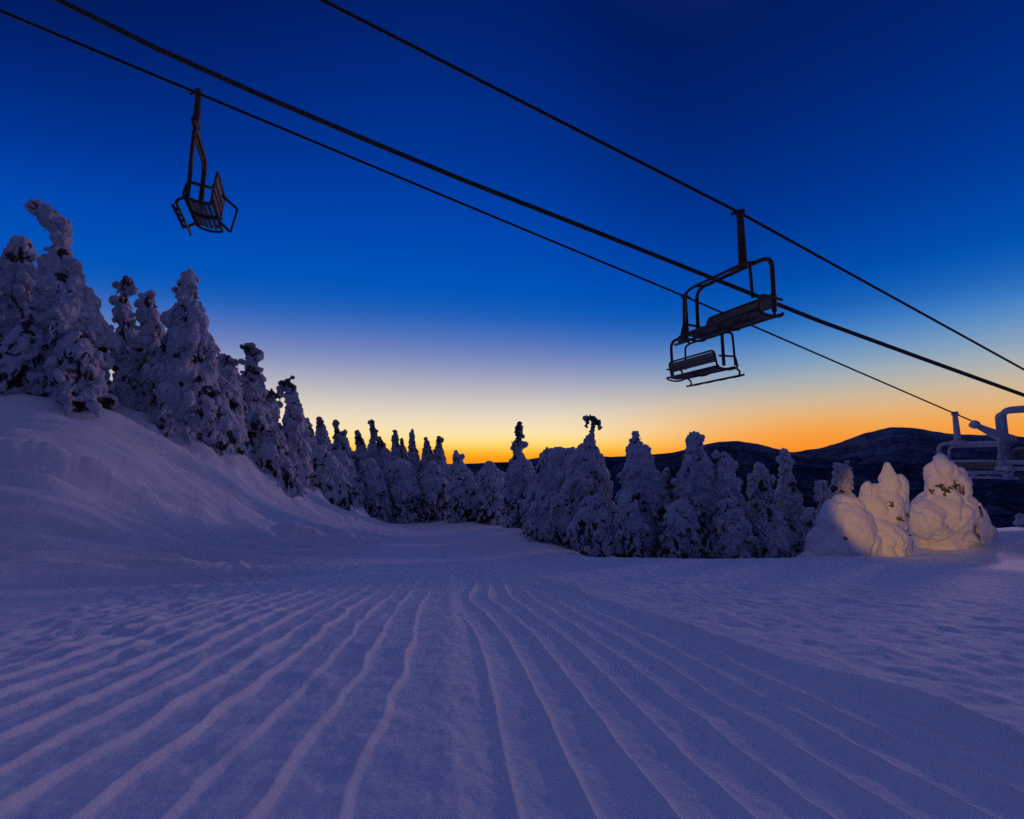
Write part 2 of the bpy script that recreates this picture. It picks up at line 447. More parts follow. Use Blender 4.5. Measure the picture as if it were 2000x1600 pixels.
def mat_hill():
    m, N, L, b = new_mat('wooded_hill')
    geo = N.new('ShaderNodeNewGeometry').outputs['Position']
    n1 = noise_node(N, L, .0035, 7, .68, geo); n2 = noise_node(N, L, .03, 5, .7, geo)
    mixn = N.new('ShaderNodeMath'); mixn.operation = 'ADD'; L.new(n1, mixn.inputs[0]); L.new(n2, mixn.inputs[1])
    s = N.new('ShaderNodeSeparateXYZ'); L.new(geo, s.inputs[0])
    hi = map_range(N, L, s.outputs['Z'], -150, 300, -.10, .14)
    ad = N.new('ShaderNodeMath'); ad.operation = 'ADD'; L.new(mixn.outputs[0], ad.inputs[0]); L.new(hi, ad.inputs[1])
    L.new(color_mix(N, L, map_range(N, L, ad.outputs[0], .92, 1.25), (.013, .016, .034), (.13, .16, .28)), b.inputs['Base Color'])
    b.inputs['Roughness'].default_value = .95
    b.inputs['Specular IOR Level'].default_value = .05
    return m
M_HILL = mat_hill()
build_hills('hills', [(-4200, 885), (-1500, 893), (-300, 903), (500, 908), (905, 906), (1000, 902), (1060, 893), (1113, 881), (1150, 886), (1190, 893), (1270, 888), (1320, 884), (1345, 876), (1400, 863),
                      (1440, 861), (1480, 867), (1520, 877), (1580, 892), (1700, 905), (2200, 912), (4000, 900), (7000, 890)], 4200, 2500, 3, M_HILL)
build_hills('mountain', [(1180, 925), (1350, 905), (1480, 888), (1560, 882), (1600, 876), (1640, 864), (1690, 846), (1735, 835), (1765, 834), (1800, 838), (1850, 847), (1900, 850), (1960, 850), (2040, 858),
                         (2300, 872), (2700, 886), (3600, 900)], 5600, 3600, 11, M_HILL)

# ------------------------------------------------------------------ ski lift: ropes, cable and chairs
g1 = [P(388, 183, 9.06), P(1337, 579, 13.3), P(1865, 808, 18.2)]
ROPE_DIR = (g1[2] - g1[0]); ROPE_DIR /= np.linalg.norm(ROPE_DIR)
g1m = sum(g1) / 3
grip = lambda t, o: o + ROPE_DIR * t
T1 = [float((g - g1m) @ ROPE_DIR) for g in g1]
g3 = P(1445, 416, 9.4)
T3 = (T1[2] - T1[0]) / 2
def rope(name, pts, r, mat, label, cat='rope', seg=8):
    mb = MB(); mb.tube(pts, r, seg)
    link(name, mb.mesh(name, mat, True), None, label=label, category=cat)
def through(pts, n=10):
    """rope through given points, straight beyond them"""
    return pts
ext = lambda a, b, t: a + (a - b) / np.linalg.norm(a - b) * t
rope('haul_rope', [ext(g1[0], g1[1], 45)] + [g1[0], g1[1], g1[2]] + [ext(g1[2], g1[1], 60)], .028, M_ROPE,
     'lowest and thinnest of the three ropes, carrying the edge-on chair and the lower chair')
g3b = P(625, -2, 6.95); g3c = P(2000, 722, 13.4)
rope('haul_rope', [ext(g3b, g3, 45), g3b, g3, g3c, ext(g3c, g3, 60)], .028, M_ROPE,
     'topmost dark rope crossing the sky, carrying the upper large chair')
cpx = [(110, -2), (300, 92), (500, 182), (700, 267), (900, 350), (1100, 428), (1250, 487), (1400, 547), (1600, 627), (1800, 700), (2000, 772)]
cpts = [P(x, y, 7.6 + 4.6 * x / 2000) for x, y in cpx]
rope('cable', [ext(cpts[0], cpts[1], 45)] + cpts + [ext(cpts[-1], cpts[-2], 60)], .049, M_RIMEROPE,
     'thick brownish cable running between the two haul ropes', 'cable')

NEAR = np.array((ROPE_DIR[1], -ROPE_DIR[0], 0)); NEAR /= np.linalg.norm(NEAR)   # across the lift line, towards the camera side
YAW = math.atan2(NEAR[1], NEAR[0])
def chair_parts(fat=1.0, seed=1, XA=-1.26, XB=.64, ys=0., zt=-1.19, zb=-2.30, bh=1.0):
    """local frame: origin at the rope grip, x along the seat, y forward, z up"""
    rng = random.Random(seed)
    f = fat; parts = []
    mb = MB(); mb.box((0, 0, .0), .085, .05 * f, .05 * f); mb.tube([(0, 0, .05), (0, 0, -.10)], .066 * f ** .5, 10); mb.tube([(-.04, -.20, -.05), (0, -.06, .02), (0, .1, .03)], .03, 6)
    parts.append(('grip', mb, M_STEEL, []))
    mb = MB(); mb.tube([(0, 0, -.06), (0, 0, -.25), (.0, 0, zt * .67), (0, 0, zt + .02)], [.062 * f ** .5, .07 * f ** .5, .083 * f ** .5, .09 * f ** .5], 12)
    parts.append(('hanger', mb, M_STEEL, []))
    mb = MB()
    mb.tube(arc_path([(XA, -.02, zb), (XA, 0, zt), (XB, 0, zt), (XB, -.02, zb)], .26, 7), .043 * f, 10)
    mb.tube([(-.30, 0, zt + .01), (0, 0, zt + .05), (.26, 0, zt + .01)], [.045 * f, .075 * f, .045 * f], 10)
    parts.append(('bail', mb, M_STEEL, []))
    # rear frame with the backrest boards
    mb = MB(); yb = .20 + ys
    mb.tube(arc_path([(XA + .10, .10 + ys, zb - .02), (XA + .10, yb, zb + .42 * bh), (XB - .10, yb, zb + .42 * bh), (XB - .10, .10 + ys, zb - .02)], .12, 5), .026 * f, 8)
    bl = MB()
    for k in range(3):
        t = k / 2
        bl.box(((XA + XB) / 2, .155 + .025 - .07 * t + ys, zb + .32 * bh - .135 * bh * t), (XB - XA) / 2 - .12, .014 * f, .062 * bh * (1 if f < 1.5 else 1.25))
    parts.append(('backrest', bl, M_SLAT, [('backrest_frame', mb, M_STEEL)]))
    # seat: curved slats on side irons
    se = MB(); n = 6
    for k in range(n):
        t = k / (n - 1)
        y = .16 - .58 * t + ys; z = zb - .02 - .05 * math.sin(t * 3.0) + .035 * t
        rot = np.array(Matrix.Rotation(-.28 * (t - .5) * 2, 3, 'X'))
        se.box(((XA + XB) / 2, y, z), (XB - XA) / 2 - .05, .046 * (1 if f < 1.5 else 1.15), .014 * f, rot)
    sf = MB()
    for x in (XA, XB, (XA + XB) / 2):
        pts = [(x, .20 + ys, zb + .0)] + [(x, .16 - .58 * t + ys, zb - .07 - .05 * math.sin(t * 3.0) + .035 * t) for t in np.linspace(0, 1, 7)] + [(x, -.47 + ys, zb - .01)]
        sf.tube(pts, .026 * f, 8)
    sf.tube([(XA - .02, -.47 + ys, zb - .01), (XB + .02, -.47 + ys, zb - .01)], .028 * f, 8)
    sf.tube([(XA - .02, .19 + ys, zb - .03), (XB + .02, .19 + ys, zb - .03)], .028 * f, 8)
    parts.append(('seat', se, M_SLAT, [('seat_frame', sf, M_STEEL)]))
    # armrests: bent side loops on both ends
    for x in (XA - .03, XB + .03):
        a = MB(); a.tube(arc_path([(x, .16 + ys, zb + .24), (x, -.40 + ys, zb + .27), (x, -.47 + ys, zb)], .10, 4), .027 * f, 8)
        parts.append(('armrest', a, M_STEEL, []))
    # restraint bar: a second hoop hinged at the bail's shoulders, with foot bar below
    mb = MB(); yr = -.40 + ys
    mb.tube(arc_path([(XA + .02, yr - .05, zb + .04), (XA + .02, yr, zt - .19), (XA + .25, yr, zt - .11), (XB - .35, yr, zt - .11), (XB - .16, yr, zt - .17), (XB - .12, yr - .02, zb + .25)], .13, 5), .030 * f, 9)
    for x in (XA + .25, XB - .35):
        mb.tube([(x, .0, zt - .0), (x + .01, yr * .4, zt - .03), (x, yr * .8, zt - .07), (x, yr, zt - .11)], .026 * f, 8)
    fr = MB()
    for x in (XA + .05, XB - .10):
        fr.tube(arc_path([(x, -.47 + ys, zb), (x, -.64 + ys, zb - .10), (x, -.60 + ys, zb - .22)], .06, 4), .026 * f, 8)
    fr.tube([(XA - .10, -.60 + ys, zb - .22), (XB + .06, -.60 + ys, zb - .22)], .030 * f, 9)
    for x in np.linspace(XA + .25, XB - .25, 4):
        fr.tube([(x, -.60 + ys, zb - .22), (x, -.72 + ys, zb - .20)], .026 * f, 8)
        fr.tube([(x - .11, -.72 + ys, zb - .20), (x + .11, -.72 + ys, zb - .20)], .032 * f, 8)
    parts.append(('restraint_bar', mb, M_STEEL, [('footrest', fr, M_STEEL)]))
    return parts
def build_chair(loc, yaw, label, group, fat=1.0, snow=False, tilt=(0, 0), seed=1, **kw):
    t = thing('ski_chair', Vector(loc), label, 'ski chair', group)
    t.rotation_euler = (tilt[0], tilt[1], yaw)
    for name, mb, mat, subs in chair_parts(fat, seed, **kw):
        p = link(name, mb.mesh(name, M_RIMED if snow and name != 'backrest' else mat, name != 'seat' and name != 'backrest'), t)
        for n2, m2, mt2 in subs:
            link(n2, m2.mesh(n2, M_RIMED if snow else mt2, True), p)
    return t
def dup_tree(root, loc, yaw, label):
    r = root.copy(); COL.objects.link(r); r.location = loc; r.rotation_euler[2] = yaw; r['label'] = label
    for ch in list(root.children):
        c = ch.copy(); COL.objects.link(c); c.parent = r
        for g in ch.children:
            d = g.copy(); COL.objects.link(d); d.parent = c
    return r
CG = 'chairs hanging from the lift ropes'
chair = build_chair(g3, YAW, 'large dark chair under the topmost rope, overlapping the lower chair', CG)
edge_on = build_chair(g1[0], YAW + R(3), 'dark chair seen edge-on, alone in the blue sky above the snowy trees', CG, 1.15, False, (0, 0), 1, XA=-1.12, XB=.10, ys=.36, zt=-.78, zb=-2.30, bh=1.7)
dup_tree(chair, Vector(g1[1]), YAW + math.pi, 'smaller dark chair hanging partly behind the large chair')

edge_on.scale = (1, .74, .96)
_lp = MB()
_lp.tube(arc_path([(-.75, .42, -1.62), (-.75, .95, -1.95), (-.75, .82, -2.52), (-.75, .40, -2.22)], .05, 3), .032, 8)
link('side_loop', _lp.mesh('side_loop', M_STEEL, True), edge_on)
build_chair(g1[2], YAW + math.pi, 'small rimed chair hanging behind the lamplit mounds at the end of the lowest rope', CG, 1.6, True)
build_chair(g3 + ROPE_DIR * T3, YAW, 'thickly rimed chair cut by the right frame edge', CG, 2.1, True, zt=-.72, zb=-2.42)

_lp = MB()
_lp.tube([(-1.15, .05, -1.74), (-1.36, -.45, -1.50), (-1.58, -.90, -1.24)], [.20, .14, .08], 10)
_lp.tube([(-1.55, -.85, -1.27), (-1.58, -.91, -1.23), (-1.63, -1.0, -1.18), (-1.64, -1.02, -1.16)], [.08, .14, .14, .09], 10)
link('raised_bar', _lp.mesh('raised_bar', M_RIMED, True), bpy.data.objects['ski_chair.004'])

# ------------------------------------------------------------------ snow-plastered trees
def ico(sub):
    import bmesh
    bm = bmesh.new(); bmesh.ops.create_icosphere(bm, subdivisions=sub, radius=1)
    V = np.array([v.co[:] for v in bm.verts]); F = np.array([[v.index for v in f.verts] for f in bm.faces]); bm.free()
    return V, F
ICO = {1: ico(1), 2: ico(2), 3: ico(3)}
class Blobs:
    def __init__(s): s.V, s.F, s.n = [], [], 0
    def add(s, c, M, sub=1):
        v, f = ICO[sub]
        s.V.append(v @ np.asarray(M).T + np.asarray(c)); s.F.append(f + s.n); s.n += len(v)
    def ball(s, c, r, sub=2): s.add(c, np.eye(3) * r, sub)
    def ell(s, c, d, rl, rw, sub=1, flat=1.0):
        """ellipsoid along direction d"""
        d = np.asarray(d, float); d = d / np.linalg.norm(d)
        a = np.cross(d, (0.3, .9, .2)); a /= np.linalg.norm(a); b = np.cross(d, a)
        s.add(c, np.c_[a * rw, b * rw * flat, d * rl], sub)
    def raw(s): return np.concatenate(s.V), np.concatenate(s.F)
    def remesh(s, name, voxel, mat, amps=((.25, .06), (.09, .03)), seed=0, origin=(0, 0, 0), smooth=0, crust=None):
        V, F = s.raw()
        tmp = bpy.data.objects.new('tmp', mesh_np('tmp', V - np.asarray(origin), F, None)); COL.objects.link(tmp)
        m = tmp.modifiers.new('r', 'REMESH'); m.mode = 'VOXEL'; m.voxel_size = voxel; m.use_smooth_shade = True
        if smooth:
            q = tmp.modifiers.new('s', 'SMOOTH'); q.iterations = smooth; q.factor = .5
        dg = bpy.context.evaluated_depsgraph_get()
        me = bpy.data.meshes.new_from_object(tmp.evaluated_get(dg))
        old = tmp.data; bpy.data.objects.remove(tmp); bpy.data.meshes.remove(old)
        me.name = name
        n = len(me.vertices)
        co = np.empty(n * 3, np.float32); me.vertices.foreach_get('co', co); co = co.reshape(-1, 3).astype(float)
        no = np.empty(n * 3, np.float32); me.vertices.foreach_get('normal', no); no = no.reshape(-1, 3).astype(float)
        d = np.zeros(n)
        W = co + np.asarray(origin)
        for sc, am in amps:
            if sc < voxel * 1.5: continue
            d += am * perlin(co[:, 0] / sc + seed * 3.1, co[:, 1] / sc - seed * 1.7, co[:, 2] / sc * .7 + seed, seed=seed) * 1.4
        bare = None
        if crust:
            g, sc, tip = crust                      # share of bare boughs, size of the snow slabs
            x, y, z = co[:, 0] + seed * 9.7, co[:, 1], co[:, 2]
            wx = x + .18 * perlin(x / .5, y / .5, z / .5, seed=seed + 40); wy = y + .18 * perlin(x / .5, y / .5, z / .5, seed=seed + 41)
            n1 = perlin(wx / sc, wy / sc, z / (sc * 2.1), seed=seed + 1)
            n2 = perlin(wx / (sc * .42), wy / (sc * .42), z / (sc * 1.0), seed=seed + 2)
            n3 = perlin(x / .9, y / .9, z / .9, seed=seed + 4)
            n4 = perlin(x / .085, y / .085, z / .30, seed=seed + 5)
            low = 1 - sstep(.1, .75, z / max(1e-3, z.max()))
            c1 = np.exp(-(n1 / .075) ** 2); c2 = np.exp(-(n2 / .09) ** 2)
            d += -(.13 if g > 0 else .075) * sc * c1 - (.06 if g > 0 else .02) * sc * c2 * sstep(-.15, .2, n3) + (.035 if g > 0 else .008) * (.5 - np.abs(n4)) 
            hol = (g > 0) * sstep(.34 - .30 * g * (.5 + low), .48 - .30 * g * (.5 + low), n2 + .35 * n3) * (.35 + .65 * low)
            d -= hol * .10
            n5 = perlin(x / (sc * .30), y / (sc * .30), z / (sc * .55), seed=seed + 6)
            twig = sstep(.22, .42, n5 + .3 * n3) * np.clip(g * 1.5, 0, 1) * (.45 + .55 * low)
            d -= twig * .04
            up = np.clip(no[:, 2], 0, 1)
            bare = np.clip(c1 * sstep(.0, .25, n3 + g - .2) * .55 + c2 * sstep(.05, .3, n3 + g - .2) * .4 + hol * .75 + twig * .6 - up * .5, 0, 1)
        if crust and tip > 0:                  # darkening painted on treetops to give them a backlit silhouette
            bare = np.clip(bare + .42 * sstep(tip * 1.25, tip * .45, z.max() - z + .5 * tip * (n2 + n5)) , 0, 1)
        co += no * d[:, None]
        if bare is not None:
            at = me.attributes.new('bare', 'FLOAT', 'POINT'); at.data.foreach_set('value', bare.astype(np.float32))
        me.vertices.foreach_set('co', co.astype(np.float32).ravel()); me.update()
        me.polygons.foreach_set('use_smooth', [True] * len(me.polygons))
        me.materials.clear(); me.materials.append(mat)
        return me

def snow_tree(label, depth, spine, extra=(), gap=.3, knob=.25, seed=0, droop=.8, vox=None, group=None, slab=.5, tip=0, to_ground=True, heavy=False):
    """spine: (px, py, half-width px) from the tip down; extra: (px, py, r px) lumps of the outline"""
    rng = random.Random(seed * 77 + 5)
    k = depth / FPX
    pts = [(P(x, y, depth), r * k) for x, y, r in spine]
    base, rb = pts[-1]
    gz = float(ground_z(np.array([base[0]]), np.array([base[1]]), False)[0])
    if to_ground and gz < base[2] - .05:
        pts.append((np.array((base[0], base[1], gz - .05)), rb * 1.02))
    foot = np.array((pts[-1][0][0], pts[-1][0][1], gz))
    # resample the spine
    P3 = np.array([p for p, _ in pts]); R3 = np.array([r for _, r in pts])
    L = np.r_[0, np.cumsum(np.linalg.norm(np.diff(P3, axis=0), axis=1))]
    def at(s): return np.array([np.interp(s, L, P3[:, i]) for i in range(3)]), float(np.interp(s, L, R3))
    snow, dark = Blobs(), Blobs()
    s = 0.0
    tot = L[-1]
    vx = vox or max(.022, (1.2 if depth > 23 else 1.4) * k)
    while s < tot:
        c, r = at(s)
        tier = 1 + knob * perlin(np.array([s * 2.6 / max(.25, min(r * 2.2, .9))]), np.array([seed * 1.37]), seed=seed)[0] * 1.6
        r = r * tier
        core = r * (.84 if r < .22 else .80)
        snow.ball(c, core, 2)
        if r > .2: dark.ball(c, core * .8, 1)
        if r >= .09:
            size = min(max(r * .42, .06), .46)
            n = int(max(4, 1.25 * (2 * math.pi * r) / (size * 2)))
            for _ in range(n):
                th = rng.uniform(0, 2 * math.pi)
                if math.sin(th) > .55 and rng.random() < .6: continue        # fewer on the far side
                a = size * rng.uniform(.45, 1.15)
                rad = r * rng.uniform(.62, .95) - a * .35
                q = c + np.array((math.cos(th) * rad, math.sin(th) * rad, rng.uniform(-.5, .5) * size))
                dn = rng.uniform(.9, 2.6) * droop
                d = np.array((math.cos(th), math.sin(th), -dn))
                w = rng.random()
                if w < (.60 if heavy else .45): snow.ell(q, d, a * rng.uniform(1.3, 2.2), a * rng.uniform(.3, .5), 1, rng.uniform(.9, 1.5))
                elif w < (.92 if heavy else .8): snow.ell(q, d, a * 1.3, a * .7, 1, rng.uniform(.7, 1.2))
                else:                                                        # a bough tip sticking out of the plaster
                    e = np.array((math.cos(th), math.sin(th), rng.uniform(-.9, .15)))
                    snow.ell(c + e * r * rng.uniform(.75, .95), e, max(.07, r * rng.uniform(.16, .30)), max(.032, min(.08, r * .12)), 1)
                if rng.random() < gap * (.08 if heavy else .3) and r > .25:
                    e = np.array((math.cos(th), math.sin(th), rng.uniform(-1.2, .2)))
                    dark.ell(c + e * r * .72, e, r * rng.uniform(.25, .42), max(.03, r * .05), 1)
        s += max(.05, r * .30 if r < .3 else .13 + .08 * r)
    for x, y, r in extra:
        c = P(x, y, depth) + np.array((0, rng.uniform(-.3, .3) * r * k, 0)); rr = max(r * k * 1.12, .085)
        snow.ball(c, rr, 2)
        for _ in range(6):
            th, ph = rng.uniform(0, 6.28), rng.uniform(-1, 1)
            d = np.array((math.cos(th), math.sin(th), ph)); d /= np.linalg.norm(d)
            snow.ell(c + d * rr * .6, d, rr * (.5 if r > 7 else .35), rr * .32, 1)
    t = thing('snowy_tree', Vector(foot), label, 'tree', group)
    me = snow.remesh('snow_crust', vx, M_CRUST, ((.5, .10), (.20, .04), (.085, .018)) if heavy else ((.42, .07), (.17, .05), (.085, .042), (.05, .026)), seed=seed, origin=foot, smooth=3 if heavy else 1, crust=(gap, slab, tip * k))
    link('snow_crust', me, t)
    if dark.n:
        dm = dark.remesh('dark_boughs', max(.04, vx * 1.4), M_NEEDLE, ((.3, .10), (.12, .06)), seed=seed + 3, origin=foot)
        link('dark_boughs', dm, t)
    tr = MB(); tr.tube([p - foot for p, _ in reversed(pts)], [max(.02, .03 + .10 * j / len(pts)) for j in range(len(pts), 0, -1)], 8)
    link('trunk', tr.mesh('trunk', M_BARK, True), t)
    return t

